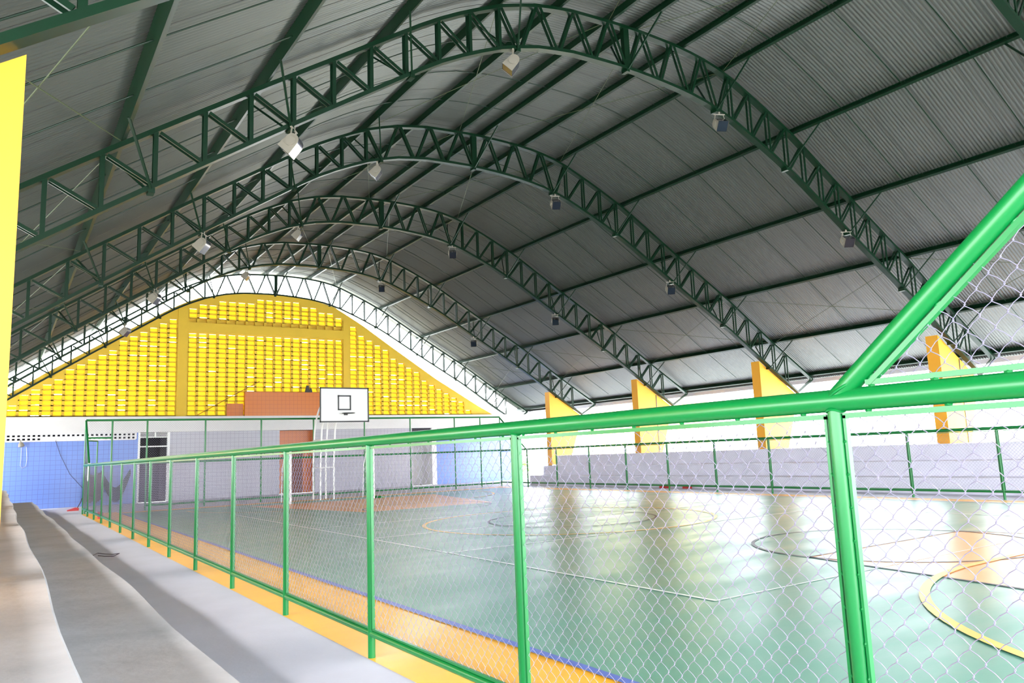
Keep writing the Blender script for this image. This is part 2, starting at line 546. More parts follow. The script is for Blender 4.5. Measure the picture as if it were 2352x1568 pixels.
for k in range(6):
    c = Vector((FX - 0.006, ya, ZR)) + dn * (0.15 + 0.3 * k) + pn * 0.038
    tw.tube([c - dn * 0.012, c, c + dn * 0.012], [0.003, 0.006, 0.003], 6)
    tw.tube([(FX - 0.006, ya - 0.14 - 0.2 * k - 0.011, ZR + 0.039), (FX - 0.008, ya - 0.14 - 0.2 * k, ZR + 0.038), (FX - 0.006, ya - 0.14 - 0.2 * k + 0.011, ZR + 0.039)], [0.003, 0.006, 0.003], 6)
tw.build('tack_weld', M['fence'], p)
mb = MB()
chain_link(mb, (FX, ya - 0.045, 0), (0, -1, 0), 1.86, 0.205, ZR - 0.05, fine=True)
p = mb.build('wire_mesh', M['wire'], lf)
fb = MB()
fb.box(FX - 0.010, FX + 0.010, yb + 0.03, ya - 0.03, ZR - 0.060, ZR - 0.043)
fb.box(FX - 0.010, FX + 0.010, ya - 0.040, ya - 0.030, 0.2, ZR - 0.05)
fb.box(FX - 0.010, FX + 0.010, yb + 0.03, ya - 0.03, 0.197, 0.209)
fb.build('flat_bar', M['fence'], p)
tw = MB()
for k in range(7):
    yy = ya - 0.12 - 0.25 * k
    tw.tube([(FX - 0.004, yy - 0.011, ZR - 0.04), (FX - 0.006, yy, ZR - 0.038), (FX - 0.004, yy + 0.011, ZR - 0.04)], [0.003, 0.006, 0.003], 6)
for k in range(12):
    zz = 0.26 + k * 0.105
    tw.tube([(FX - 0.006, ya - 0.026, zz - 0.008), (FX - 0.009, ya - 0.031, zz), (FX - 0.006, ya - 0.034, zz + 0.008)], [0.002, 0.005, 0.002], 6)
tw.build('tack_weld', M['fence'], p)
MB().tube([(FX, ya - 0.015, 0.17), (FX, yb, 0.17)], 0.0235, 14).build('bottom_rail', M['fence'], lf, True)

RPOSTS = [YE - 2.03 * i for i in range(15)][::-1]
fence_side(RX, RPOSTS, 'low green chain link fence on the far right side in front of the painted bleacher', mirror=True)

# tall fence behind the far goal
ef = empty('court_fence', (CX, YE, 0))
tag(ef, 'tall green chain link fence across the far end behind the basketball stand', 'fence')
FPX = [2.3, 3.07, 4.13, 6.0, 7.94, 9.9, 11.96, 13.95, 16.02, 17.29, RX]
ZT = 3.0
for x in FPX[1:-1]:
    MB().tube([(x, YE, 0), (x, YE, ZT)], 0.03, 12).build('post', M['fence'], ef, True)
MB().tube([(FPX[0], YE, ZT), (FPX[-1], YE, ZT)], 0.035, 12).build('top_rail', M['fence'], ef, True)
MB().tube([(3.07, YE, ZR), (FPX[-1], YE, ZR)], 0.035, 12).build('middle_rail', M['fence'], ef, True)
MB().tube([(4.13, YE, 0.15), (FPX[-1], YE, 0.15)], 0.03, 12).build('bottom_rail', M['fence'], ef, True)
MB().tube([(FPX[0], YE, 2.42), (3.07, YE, 2.42)], 0.03, 12).build('gate_header', M['fence'], ef, True)
for i in range(len(FPX) - 1):
    x0, x1 = FPX[i] + 0.04, FPX[i + 1] - 0.04
    mb = MB()
    if i == 0:
        chain_link(mb, (x0, YE, 0), (1, 0, 0), x1 - x0, 2.46, ZT - 0.03, n=3, r=0.0015)
    else:
        chain_link(mb, (x0, YE, 0), (1, 0, 0), x1 - x0, 0.18, ZR - 0.03, n=3, r=0.0015)
        chain_link(mb, (x0, YE, 0), (1, 0, 0), x1 - x0, ZR + 0.04, ZT - 0.03, n=3, r=0.0015)
    mb.build('wire_mesh', M['wire'], ef)
# open gate leaf
gt = empty('fence_gate', (2.36, YE + 0.05, 0))
tag(gt, 'narrow green pipe gate leaf standing in the far left corner of the court', 'gate')
gy = [(2.37, YE + 0.06), (2.72, YE + 0.75)]
for nm, a, b2, z0, z1 in (('gate_stile', 0, 0, 0.0, 2.34), ('gate_stile', 1, 1, 0.0, 2.34), ('gate_bar', 0, 1, 2.34, 2.34), ('gate_bar', 0, 1, 0.08, 0.08), ('gate_bar', 0, 1, 1.2, 1.2)):
    MB().tube([(gy[a][0], gy[a][1], z0), (gy[b2][0], gy[b2][1], z1)], 0.022, 10).build(nm, M['fence'], gt, True)

# ------------------------------------------------------------------ roof trusses
TNAMES = ['green arched steel truss nearest the camera, crossing the top left corner of the photo',
          'large green arched steel truss spanning the photo, second from the camera',
          'green arched steel truss between the large one and the middle one, third from the camera',
          'green arched steel truss, fourth from the camera',
          'green arched steel truss one bay in front of the yellow gable, fifth from the camera',
          'thin green arched truss against the white gap right above the yellow gable wall']
XL, XR = -2.7, 23.95
def truss(y, label, heavy=True):
    t = empty('roof_truss', (CX, y, 3.0))
    tag(t, label, 'roof truss', 'arched roof trusses')
    xs = [x for x in np.arange(XL, XR + 0.01, 0.41)]
    if xs[-1] < XR - 0.05: xs.append(XR)
    def chord(fn, name, x0, x1, off):
        pts = [x0] + [x for x in xs if x0 + 0.2 < x < x1 - 0.2] + [x1]
        mb = MB()
        for i in range(len(pts) - 1):
            a, c = pts[i], pts[i + 1]
            na, nc = nrm(a), nrm(c)
            pa = Vector((a, y, fn(a))) + na * off; pc = Vector((c, y, fn(c))) + nc * off
            h = 0.032; w = 0.07
            v = []
            for P, N in ((pa, na), (pc, nc)):
                for s, q in ((-1, -1), (1, -1), (1, 1), (-1, 1)):
                    v.append((P.x + N.x * h * q, y + w * s, P.z + N.z * h * q))
            mb.add(v, [(0, 4, 5, 1), (1, 5, 6, 2), (2, 6, 7, 3), (3, 7, 4, 0)] + ([(0, 1, 2, 3)] if i == 0 else []) + ([(7, 6, 5, 4)] if i == len(pts) - 2 else []))
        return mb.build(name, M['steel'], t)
    chord(top, 'top_chord', XL, XR, -0.02)
    BL, BR = XL + 0.9, 23.1
    chord(bot, 'bottom_chord', BL, BR, 0.0)
    def web(a, b2, name, w=0.045):
        mb = MB()
        for s in (-1, 1):
            mb.bar((a[0], y + 0.048 * s, a[1]), (b2[0], y + 0.048 * s, b2[1]), 0.022, w, up=(1, 0, 0) if abs(a[0] - b2[0]) < abs(a[1] - b2[1]) * 2 else (0, 0, 1))
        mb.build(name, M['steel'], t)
    # outer thirds: uprights and diagonals; centre: V pattern
    st = 0.62
    cl, cr = CX - 3.08, CX + 3.08
    nodes_l = [cl - st * i for i in range(0, 40) if cl - st * i > BL - 0.01]
    nodes_r = [cr + st * i for i in range(0, 40) if cr + st * i < BR + 0.01]
    for nodes, sgn in ((nodes_l, 1), (nodes_r, -1)):
        for i, x in enumerate(nodes):
            web((x, top(x) - 0.05), (x, bot(x) + 0.02), 'upright_strut', 0.055 if sgn > 0 else 0.045)
            if i > 0:
                xi = nodes[i - 1]
                web((x + 0.05 * sgn, top(x) - 0.05), (xi - 0.05 * sgn, bot(xi) + 0.02), 'diagonal_strut')
    k = 0.88
    for i in range(-3, 4):
        xb = CX + k * i
        for s in (-1, 1):
            xt = xb + s * k / 2 * 0.9
            web((xt, top(xt) - 0.04), (xb + s * 0.05, bot(xb) + 0.02), 'diagonal_strut', 0.05)
    MB().box(CX - 0.07, CX + 0.07, y - 0.05, y + 0.05, bot(CX), top(CX)).build('ridge_post', M['steel'], t)
    # closing struts at the eaves
    web((BR, bot(BR)), (XR, top(XR) - 0.04), 'end_strut')
    web((BL, bot(BL)), (XL, top(XL) - 0.04), 'end_strut')
    return t
PURL = [-2.6, -0.85, 1.15, 3.0, 5.0, 7.15, 8.5, 9.78, 10.52, 11.85, 13.1, 15.4, 17.65, 19.85, 22.0, 23.85]
for y, lab in zip(TY, TNAMES):
    t = truss(y, lab)
    # fly braces from each purlin down to the bottom chord
    for x in PURL[2:-1]:
        if x in (9.78, 8.5, 11.85): continue
        sx = 1 if x < CX else -1
        xb = x + sx * 0.35
        n = nrm(x)
        mb = MB()
        for s in (-1, 1):
            if y == WY and s > 0: continue
            yy = y + s * 0.78
            pa = Vector((x, yy, top(x))) + n * 0.05
            pb = Vector((xb, y + s * 0.05, bot(xb) - 0.05))
            mb.bar(pa, pb, 0.03, 0.03)
        mb.box(xb - 0.04, xb + 0.04, y - 0.08, y + 0.08, bot(xb) - 0.09, bot(xb) - 0.02)
        mb.build('fly_brace', M['steel'], t)

# ------------------------------------------------------------------ purlins
RY0, RY1 = -3.0, WY + 0.9
def where(i):
    n = len(PURL)
    return ('green steel purlin at the left eave of the roof' if i == 0 else 'dark steel purlin at the right eave above the bleacher opening' if i == n - 1 else
            'steel purlin just left of the roof ridge' if i == 7 else 'steel purlin just right of the roof ridge' if i == 8 else
            ('green steel purlin on the left roof slope, %s up from the left eave' % ORD[i - 1] if i < 7 else 'dark steel purlin on the right roof slope, %s up from the right eave' % ORD[n - 2 - i]))
for i, x in enumerate(PURL):
    n = nrm(x); d = Vector((n.z, 0, -n.x))
    c = Vector((x, 0, top(x))) + n * (0.02 + 0.075)
    mb = MB()
    def pl(o, wd, hn):
        v = []
        for y in (RY0, RY1):
            for a, b2 in ((-1, -1), (1, -1), (1, 1), (-1, 1)):
                p = c + o + d * (wd / 2 * a) + n * (hn / 2 * b2)
                v.append((p.x, y, p.z))
        mb.add(v, [(3, 2, 1, 0), (4, 5, 6, 7), (0, 1, 5, 4), (1, 2, 6, 5), (2, 3, 7, 6), (3, 0, 4, 7)])
    sg = 1 if x < CX else -1
    pl(Vector((0, 0, 0)), 0.012, 0.15)
    pl(n * 0.071 + d * (0.03 * sg), 0.06, 0.008)
    pl(-n * 0.071 + d * (0.03 * sg), 0.06, 0.008)
    pl(-n * 0.058 + d * (0.058 * sg), 0.006, 0.03)
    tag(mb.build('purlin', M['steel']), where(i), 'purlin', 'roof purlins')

# ------------------------------------------------------------------ roof sheeting (real corrugation, 76 mm pitch)
def roof_sheet():
    pitch, per = 0.0762, 6
    ys = np.arange(RY0, RY1, pitch / per)
    xs = [-3.0] + sorted(set([p for p in PXs if -2.8 < p < 24.0] + list(np.arange(5.0, 15.5, 0.6)))) + [24.25]
    xs = [xs[0]] + [x for i, x in enumerate(xs[1:]) if True]
    V = []
    for x in xs:
        n = nrm(x)
        w = 0.175 + 0.009 * np.sin(2 * math.pi * ys / pitch)
        # lapped edge each 1.0 m
        lap = np.where((ys % 0.99) < 0.03, -0.006, 0.0)
        w = w + lap
        V.append(np.stack([x + n.x * w, ys, np.full_like(ys, top(min(max(x, -2.8), 24.0)) + (x - min(max(x, -2.8), 24.0)) * (0.7 if x < 0 else -0.58)) + n.z * w], 1))
    V = np.stack(V)
    a, b2 = V.shape[:2]
    idx = np.arange(a * b2).reshape(a, b2)
    Fc = np.stack([idx[:-1, :-1], idx[1:, :-1], idx[1:, 1:], idx[:-1, 1:]], -1).reshape(-1, 4)
    me = bpy.data.meshes.new('ceiling')
    me.from_pydata(V.reshape(-1, 3).tolist(), [], Fc.tolist())
    me.materials.append(M['roof'])
    me.polygons.foreach_set('use_smooth', [True] * len(me.polygons))
    o = bpy.data.objects.new('ceiling', me)
    COL.objects.link(o)
    struct(o)
    sm = MB()
    for y in np.arange(math.ceil(RY0 / 0.99) * 0.99, RY1, 0.99):
        for i in range(len(xs) - 1):
            x0, x1 = xs[i], xs[i + 1]
            if x0 < -2.7 or x1 > 24.0: continue
            p = Vector((x0, y, top(x0))) + nrm(x0) * 0.163; q = Vector((x1, y, top(x1))) + nrm(x1) * 0.163
            sm.bar(p, q, 0.007, 0.004)
    s = sm.build('sheet_lap', M['lap'], o)
    return o
roof_sheet()
# gutter along the right eave
gmb = MB()
gx, gz = 24.12, top(24.0) + 0.02
gmb.prism([(gx - 0.09, gz), (gx - 0.07, gz - 0.14), (gx + 0.09, gz - 0.14), (gx + 0.11, gz), (gx + 0.10, gz), (gx + 0.08, gz - 0.13), (gx - 0.06, gz - 0.13), (gx - 0.08, gz)], 1, RY0, RY1)
tag(gmb.build('gutter', M['gutter']), 'pale metal gutter running below the right eave of the roof', 'gutter')

# sag rods, three per bay
YB = [RY0 + 0.3] + TY
for bi in range(1, len(TY)):
    y0, y1 = TY[bi - 1], TY[bi]
    for k, w in ((1, 'nearest'), (2, 'middle'), (3, 'farthest')):
        y = y0 + (y1 - y0) * k / 4
        P = []
        for x in np.arange(-2.5, 23.9, 0.5):
            P.append(Vector((x, y, top(x))) + nrm(x) * 0.085)
        o = MB().tube(P, 0.010, 6).build('sag_rod', M['steel'])
        tag(o, 'thin green sag rod across the roof, %s of three, %s bay from the camera' % (w, ORD[bi - 1]), 'rod', 'sag rods under the roof')
# crossed bracing wires
for bi in range(1, len(TY)):
    y0, y1 = TY[bi - 1], TY[bi]
    for xa, xb, nm in ((-0.85, 1.15, 'left slope near the eave'), (7.15, 9.78, 'ridge panel'), (10.52, 13.1, 'panel right of the ridge'), (19.85, 22.0, 'right slope near the eave')):
        o = MB()
        for p, q in (((xa, y0), (xb, y1)), ((xb, y0), (xa, y1))):
            o.tube([Vector((p[0], p[1], top(p[0]))) + nrm(p[0]) * 0.03, Vector((q[0], q[1], top(q[0]))) + nrm(q[0]) * 0.03], 0.007, 5)
        tag(o.build('bracing_wire', M['wirebrace']), 'crossed bracing wires, %s, %s bay from the camera' % (nm, ORD[bi - 1]), 'wire', 'crossed bracing wires')

# ------------------------------------------------------------------ yellow columns
RYS = [10.85, 16.85, 22.9, 28.9]
def column(y, side, label, pipe=False):
    t = empty('concrete_column', (21.3 if side > 0 else 0.0, y, 0))
    tag(t, label, 'column', 'yellow concrete columns')
    if side > 0:
        poly = [(21.3, 0.75), (21.3, bot(21.3) - 0.03), (23.2, bot(23.2) - 0.03), (22.45, 1.15), (22.35, 0.8), (21.3, 0.8)]
    else:
        poly = [(0.02, 0.8), (0.02, bot(0.0) - 0.04), (-1.85, bot(-1.85) - 0.04), (-1.1, 1.1), (-1.0, 0.8)]
    mb = MB()
    mb.prism(poly, 1, y - 0.0, y + 0.34)
    mb.build('column_slab', M['yellow'], t)
    if pipe:
        xp = 22.3
        MB().box(xp - 0.02, xp + 0.02, y - 0.012, y + 0.02, 1.2, bot(xp) - 0.05).build('drain_slot', M['pipe'], t)
    else:
        pass
    sx = 21.45 if side > 0 else -0.15
    MB().box(sx - 0.10, sx + 0.10, y + 0.02, y + 0.2, bot(sx) - 0.13, bot(sx) - 0.06).build('bearing_plate', M['steel'], t)
for y, lab, p in zip(RYS, ('large yellow tapered concrete column behind the diagonal green pipe, nearest on the right', 'yellow tapered concrete column, second nearest along the right bleacher',
                        'yellow tapered concrete column with a dark vertical slot, third along the right bleacher', 'smallest yellow tapered column at the far end of the right bleacher'), (True, False, True, False)):
    column(y, 1, lab, p)
for y, lab in zip([5.35, 10.85, 16.85, 22.9, 28.9], ('tall yellow concrete column at the left edge of the photo, nearest the camera', 'sliver of yellow column right behind the tall one at the left edge',
                  'sliver of yellow column at the left edge, third from the camera', 'sliver of yellow column at the left edge, fourth from the camera', 'farthest yellow column on the left bleacher, by the blue wall')):
    column(y, -1, lab)

# ------------------------------------------------------------------ back wall, lower storey
wz = 2.82
def wall(name, x0, x1, z0, z1, material, y0=WY, y1=WY + 0.2):
    o = MB().box(x0, x1, y0, y1, z0, z1).build(name, material); struct(o); return o
wall('wall_back', -3.0, 4.66, 0, 2.56, M['blue_tile'])
wall('wall_back', 4.58, 4.66, 2.56, wz, M['blue_tile'])
wall('wall_back', -3.0, 0.12, 2.56, wz, M['blue_tile'])
wall('wall_back', 5.86, 10.42, 0, wz, M['grey_tile'])
wall('wall_back', 12.03, 16.97, 0, wz, M['grey_tile'])
wall('wall_back', 18.3, 22.9, 0, 2.62, M['blue_tile'])
# doorway with a dark room behind
df = MB()
for a in (4.66, 5.78):
    df.box(a, a + 0.08, WY - 0.03, WY + 0.2, 0, wz)
df.box(4.74, 5.78, WY, WY + 0.04, 2.22, 2.27)
df.box(4.74, 5.78, WY, WY + 0.04, 2.60, 2.64)
for k in range(3):
    df.box(4.74, 5.78, WY + 0.03, WY + 0.06, 2.66 + 0.055 * k, 2.685 + 0.055 * k)
df.box(5.28, 5.33, WY, WY + 0.05, 2.60, wz)
struct(df.build('door_1', M['white_metal']))
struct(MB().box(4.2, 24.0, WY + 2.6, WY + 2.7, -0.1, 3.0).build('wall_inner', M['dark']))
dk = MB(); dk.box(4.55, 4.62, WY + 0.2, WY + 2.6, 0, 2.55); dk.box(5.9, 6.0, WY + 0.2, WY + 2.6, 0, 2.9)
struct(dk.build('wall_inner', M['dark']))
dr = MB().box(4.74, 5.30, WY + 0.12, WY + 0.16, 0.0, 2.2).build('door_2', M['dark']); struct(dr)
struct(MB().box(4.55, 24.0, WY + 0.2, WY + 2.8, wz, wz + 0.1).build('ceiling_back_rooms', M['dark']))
# orange recess with a brown door
rc = MB()
rc.box(10.42, 12.03, WY + 0.55, WY + 0.65, 0, wz); rc.box(10.36, 10.42, WY + 0.2, WY + 0.65, 0, wz); rc.box(12.03, 12.09, WY + 0.2, WY + 0.65, 0, wz)
struct(rc.build('wall_recess', M['orange_tile']))
bd = MB(); bd.box(10.75, 11.62, WY + 0.48, WY + 0.55, 0, 2.1)
struct(bd.build('door_3', M['brown']))
# pale recess at the right
rc = MB(); rc.box(16.97, 18.15, WY + 1.0, WY + 1.1, 0, wz); rc.box(16.9, 16.97, WY + 0.2, WY + 1.1, 0, wz)
struct(rc.build('wall_recess', M['white']))
struct(MB().box(18.05, 18.3, WY - 0.03, WY + 1.1, 0, wz).build('trim_1', M['white']))
struct(MB().box(16.97, 18.05, WY + 0.1, WY + 0.2, 2.5, wz).build('trim_2', M['dark']))
# white band over the whole wall
struct(MB().box(-3.0, 24.4, WY - 0.22, WY + 0.25, wz, 3.46).build('wall_back_band', M['white']))
# perforated vent strips
def vent(x0, x1, z0, z1, nx, nz, name):
    mb = MB()
    px, pz = (x1 - x0) / nx, (z1 - z0) / nz
    for i in range(nx + 1):
        x = x0 + px * i
        mb.box(x - px * 0.22, x + px * 0.22, WY - 0.01, WY + 0.12, z0, z1)
    for j in range(nz + 1):
        z = z0 + pz * j
        mb.box(x0, x1, WY - 0.008, WY + 0.12, z - pz * 0.22, z + pz * 0.22)
    struct(mb.build(name, M['white']))
vent(0.15, 4.57, 2.56, wz, 27, 2, 'window_1')
vent(18.35, 20.85, 2.64, wz, 16, 1, 'window_2')
struct(MB().box(20.85, 22.9, WY, WY + 0.2, 2.62, wz).build('wall_back', M['white']))
# dark blocks added behind the vents to darken their holes
struct(MB().box(-1.0, 4.5, WY + 0.9, WY + 1.0, 0, 2.62).build('wall_vent_blocker', M['dark']))
struct(MB().box(-1.0, 1.3, WY + 0.35, WY + 0.9, 2.56, 3.0).build('wall_vent_blocker', M['dark']))
struct(MB().box(3.5, 4.5, WY + 0.35, WY + 0.9, 2.56, 3.0).build('wall_vent_blocker', M['dark']))

struct(MB().box(0.1, 4.6, WY + 0.30, WY + 0.34, 2.70, 3.0).build('wall_vent_blocker', M['dark']))  # added block that keeps the top row of vent holes dark

# ------------------------------------------------------------------ yellow gable with breeze blocks
OUT = [(-1.9, 3.46), (-1.4, 3.5), (0.11, 4.30), (1.33, 5.18), (2.71, 6.09), (4.25, 7.08), (5.89, 8.11), (6.76, 8.56), (8.03, 8.88), (9.94, 9.02), (11.56, 8.98), (13.05, 8.60), (14.36, 7.87), (15.96, 6.83), (18.35, 5.32), (20.89, 3.90), (21.79, 3.46)]
ox = [p[0] for p in OUT]; oz = [p[1] for p in OUT]
def outl(x): return float(np.interp(x, ox, oz))
GY0, GY1 = WY, WY + 0.16
solid = MB()
def col_solid(x0, x1, z0):
    n = max(1, int((x1 - x0) / 0.3))
    for i in range(n):
        a = x0 + (x1 - x0) * i / n; c = x0 + (x1 - x0) * (i + 1) / n
        solid.prism([(a, z0), (c, z0), (c, max(outl(c), z0 + 0.001)), (a, max(outl(a), z0 + 0.001))], 1, GY0, GY1)
slats, webs = MB(), MB()
def zone(x0, x1, n, z0, pz, zmax=None, dark_row=False):
    px = (x1 - x0) / n
    for i in range(n):
        a, c = x0 + px * i, x0 + px * (i + 1)
        lim = min(outl(a), outl(c)) - 0.22
        if zmax: lim = zmax
        z = z0
        j = 0
        wb = px * 0.125
        while z + pz <= lim + 1e-6 and not (not zmax and z + pz > min(outl(a), outl(c)) - 0.22):
            webs.box(a, c, GY0 + 0.0, GY1, z - 0.02, z + 0.02)
            if dark_row and j == 0:
                webs.box(a + wb, c - wb, GY1 - 0.03, GY1, z, z + pz)
            else:
                slit = 0.018 if random.random() < (0.05 + (0.26 if x0 > 8 else 0.16) * (0.5 + 0.5 * math.sin(i * 0.7 + j * 0.45 + x0))) else 0.0
                zl = z + 0.02 + slit
                slats.add([(a + wb, GY0 + 0.03, zl), (c - wb, GY0 + 0.03, zl), (c - wb, GY1, z + pz - 0.004), (a + wb, GY1, z + pz - 0.004),
                           (a + wb, GY0 + 0.036, zl), (c - wb, GY0 + 0.036, zl), (c - wb, GY1 + 0.006, z + pz - 0.004), (a + wb, GY1 + 0.006, z + pz - 0.004)],
                          [(0, 1, 2, 3), (7, 6, 5, 4), (0, 4, 5, 1), (3, 2, 6, 7), (0, 3, 7, 4), (1, 5, 6, 2)])
            z += pz; j += 1
        if z > z0:
            webs.box(a, a + wb, GY0, GY1, z0, z); webs.box(c - wb, c, GY0, GY1, z0, z)
        if not zmax:
            col_solid(a, c, z)
        elif z < zmax:
            solid.box(a, c, GY0, GY1, z, zmax)
zb = 3.50
zone(0.1, 6.07, 16, zb, 0.205)
zone(6.47, 13.42, 17, zb, 0.208, zmax=7.09)
zone(6.47, 13.42, 17, 7.50, 0.205, dark_row=True)
zone(13.74, 20.88, 17, zb, 0.212)
solid.box(0.1, 20.9, GY0, GY1, 3.46, zb)
solid.box(6.47, 13.42, GY0 - 0.05, GY1, 7.09, 7.50)
col_solid(6.07, 6.47, zb); col_solid(13.42, 13.74, zb); col_solid(-1.85, 0.1, 3.46); col_solid(20.88, 21.75, 3.46)
solid.box(6.07, 6.47, GY0 - 0.05, GY0, 3.46, 8.1); solid.box(13.42, 13.74, GY0 - 0.05, GY0, 3.46, 8.0)
gw_ = solid.build('wall_gable', M['gable']); struct(gw_)
webs.build('breeze_block_grid', M['gable'], gw_)
slats.build('breeze_block_slats', M['slat'], gw_)
# near end of the hall, behind the camera: added gable that shades the roof
ng = MB()
for i in range(len(OUT) - 1):
    (a, za), (c, zc_) = OUT[i], OUT[i + 1]
    ng.prism([(a, min(za + 0.45, 3.5)), (c, min(zc_ + 0.45, 3.5)), (c, zc_ + 0.5), (a, za + 0.5)], 1, -3.3, -3.1)
struct(ng.build('wall_front_added_gable', M['grey_tile']))
# orange parapet on the band and what lies there
pb = MB().box(8.83, 13.0, WY - 0.2, WY - 0.02, 3.46, 4.52).build('orange_parapet', M['orange_tile'])
tag(pb, 'orange tiled box on the white band in front of the yellow breeze blocks', 'parapet')
MB().box(8.1, 8.80, WY - 0.06, WY - 0.03, 3.46, 4.0).build('side_panel', M['orange_tile'], pb)
tag(MB().tube([(6.85, WY - 0.24, 3.49), (8.2, WY - 0.23, 4.28), (9.45, WY - 0.22, 4.98)], 0.014, 6).build('wooden_pole', M['wood']), 'thin brown pole leaning slantwise against the yellow gable', 'pole')
bx = MB(); bx.prism([(11.52, 4.52), (11.60, 4.85), (11.70, 4.83), (11.74, 4.52)], 1, WY - 0.16, WY - 0.10); bx.prism([(11.72, 4.52), (11.78, 4.72), (11.84, 4.70), (11.88, 4.52)], 1, WY - 0.14, WY - 0.09)
tag(bx.build('loudspeaker', M['black']), 'small black object standing on top of the orange box', 'loudspeaker')

# ------------------------------------------------------------------ wall fittings on the blue wall
t = empty('wall_lamp', (0.62, WY - 0.1, 2.5))
tag(t, 'small pale wall lamp with dangling cord, top left of the blue wall', 'lamp')
MB().tube([(0.62, WY - 0.005, 2.6), (0.62, WY - 0.12, 2.6), (0.64, WY - 0.16, 2.5)], 0.02, 8).build('lamp_arm', M['cast'], t, True)
MB().tube([(0.64, WY - 0.16, 2.52), (0.64, WY - 0.17, 2.46), (0.66, WY - 0.18, 2.36), (0.67, WY - 0.18, 2.33)], [0.05, 0.09, 0.11, 0.04], 14).build('lamp_shade', M['cast'], t, True)
cd = [(0.70 + 0.14 * math.sin(math.pi * k / 16) * (1 if k < 9 else 1.0) + 0.02 * k / 8, WY - 0.03, 2.35 - 0.9 * math.sin(math.pi * k / 16) ** 0.6) for k in range(17)]
cd = [(0.66, WY - 0.03, 2.35), (0.67, WY - 0.03, 1.9), (0.66, WY - 0.03, 1.65), (0.72, WY - 0.03, 1.55), (0.84, WY - 0.03, 1.62), (0.86, WY - 0.03, 1.9), (0.82, WY - 0.03, 2.35)]
MB().tube(cd, 0.008, 6).build('cord', M['gutter'], t, True)
tag(MB().tube([(1.77, WY - 0.02, 2.56), (1.95, WY - 0.02, 2.0), (2.3, WY - 0.02, 1.25), (2.75, WY - 0.02, 0.7)], 0.007, 6).build('cable', M['cable']), 'thin dark cable running down across the blue tiled wall', 'cable')
# netting hung beside the doorway
nt_ = MB()
P, Q = [], []
NU, NV = 26, 16
def npos(u, v):
    x = 3.35 + 1.05 * u
    ztop = 1.35 - 1.75 * math.sin(math.pi * u) * 0.38
    return (x, WY - 0.12 - 0.10 * math.sin(math.pi * v), ztop - v * (0.25 + 0.35 * math.sin(math.pi * u)) + 0.03 * math.sin(9 * u + 5 * v))
for i in range(NU):
    for j in range(NV):
        a = npos(i / NU, j / NV)
        P.append(a); Q.append(npos((i + 1) / NU, j / NV)); P.append(a); Q.append(npos(i / NU, (j + 1) / NV))
nt_.segs(P, Q, 0.014, 3)
hn = nt_.build('hanging_net', M['net_green'])
tag(hn, 'green sagging net hung beside the dark doorway under the blue wall', 'net')
cl_ = MB()
for i in range(9):
    x = 2.75 + 0.07 * i
    cl_.box(x, x + 0.075, WY - 0.25 - 0.03 * (i % 2), WY - 0.05, 0.12 + 0.05 * (i % 3), 1.2 + 0.08 * math.sin(i))
tag(cl_.build('folded_tarp', M['pipe']), 'brown crumpled tarp hanging left of the sagging green net', 'tarp')
# red dustpan by the corner post, red crate, white rag
t = empty('dustpan', (1.5, 32.5, 0)); tag(t, 'red dustpan lying on the grey walkway by the blue wall', 'dustpan')
MB().prism([(2.05, 0.0), (2.40, 0.0), (2.40, 0.09), (2.30, 0.11), (2.05, 0.03)], 1, 31.3, 31.55).build('pan', M['red'], t)
MB().tube([(2.36, 31.45, 0.08), (2.47, 31.5, 0.30), (2.50, 31.5, 0.42)], 0.015, 6).build('handle', M['cable'], t, True)
tag(MB().prism([(2.42, 0.004), (2.56, 0.004), (2.56, 0.18), (2.42, 0.20)], 1, 25.3, 25.42).build('red_box', M['red']), 'small red box beside the farthest posts of the left fence', 'box')
rg = MB(); rg.prism([(26.72, 1.5), (26.86, 1.52), (26.90, 1.12), (26.80, 1.05), (26.70, 1.1)], 0, FX - 0.05, FX - 0.035); rg.box(FX - 0.05, FX + 0.02, 26.74, 26.86, 1.585, 1.60)
tag(rg.build('white_rag', M['white_metal']), 'white rag hanging over the top rail near the far left corner', 'rag')
sc = [(1.35, 14.7, 0.008), (1.45, 14.95, 0.02), (1.55, 14.8, 0.008), (1.62, 14.5, 0.02), (1.72, 14.45, 0.03), (1.62, 14.3, 0.008), (1.5, 14.4, 0.01), (1.42, 14.55, 0.015)]
tag(MB().tube(sc, 0.006, 5).build('scrap_wire', M['cable']), 'twisted scrap of dark wire lying on the grey walkway', 'wire')
tag(MB().tube([(11.05, 26.0, 0.02), (11.3, 26.02, 0.05), (11.5, 25.98, 0.03), (11.62, 26.05, 0.02)], [0.03, 0.05, 0.05, 0.02], 8).build('green_rag', M['fence']), 'green rag lying on the white end line by the goal', 'rag')
rr = MB(); rr.box(19.35, 19.5, 19.6, 20.0, 0.0, 0.10); rr.box(19.36, 19.5, 18.6, 18.9, 0.0, 0.07)
tag(rr.build('red_packets', M['red']), 'red litter on the floor in front of the right bleacher', 'litter')

# ------------------------------------------------------------------ goal
t = empty('futsal_goal', (9.7, 26.0, 0)); tag(t, 'white futsal goal frame in front of the basketball stand', 'goal')
for gx_ in (8.2, 11.2):
    MB().tube([(gx_, 26.0, 0), (gx_, 26.0, 1.98)], 0.04, 12).build('goal_post', M['white_metal'], t, True)
    MB().tube([(gx_, 26.0, 1.95), (gx_, 26.5, 1.93), (gx_, 26.9, 1.2), (gx_, 27.0, 0.03)], 0.018, 8).build('back_frame', M['white_metal'], t, True)
MB().tube([(8.16, 26.0, 1.95), (11.24, 26.0, 1.95)], 0.04, 12).build('crossbar', M['white_metal'], t, True)

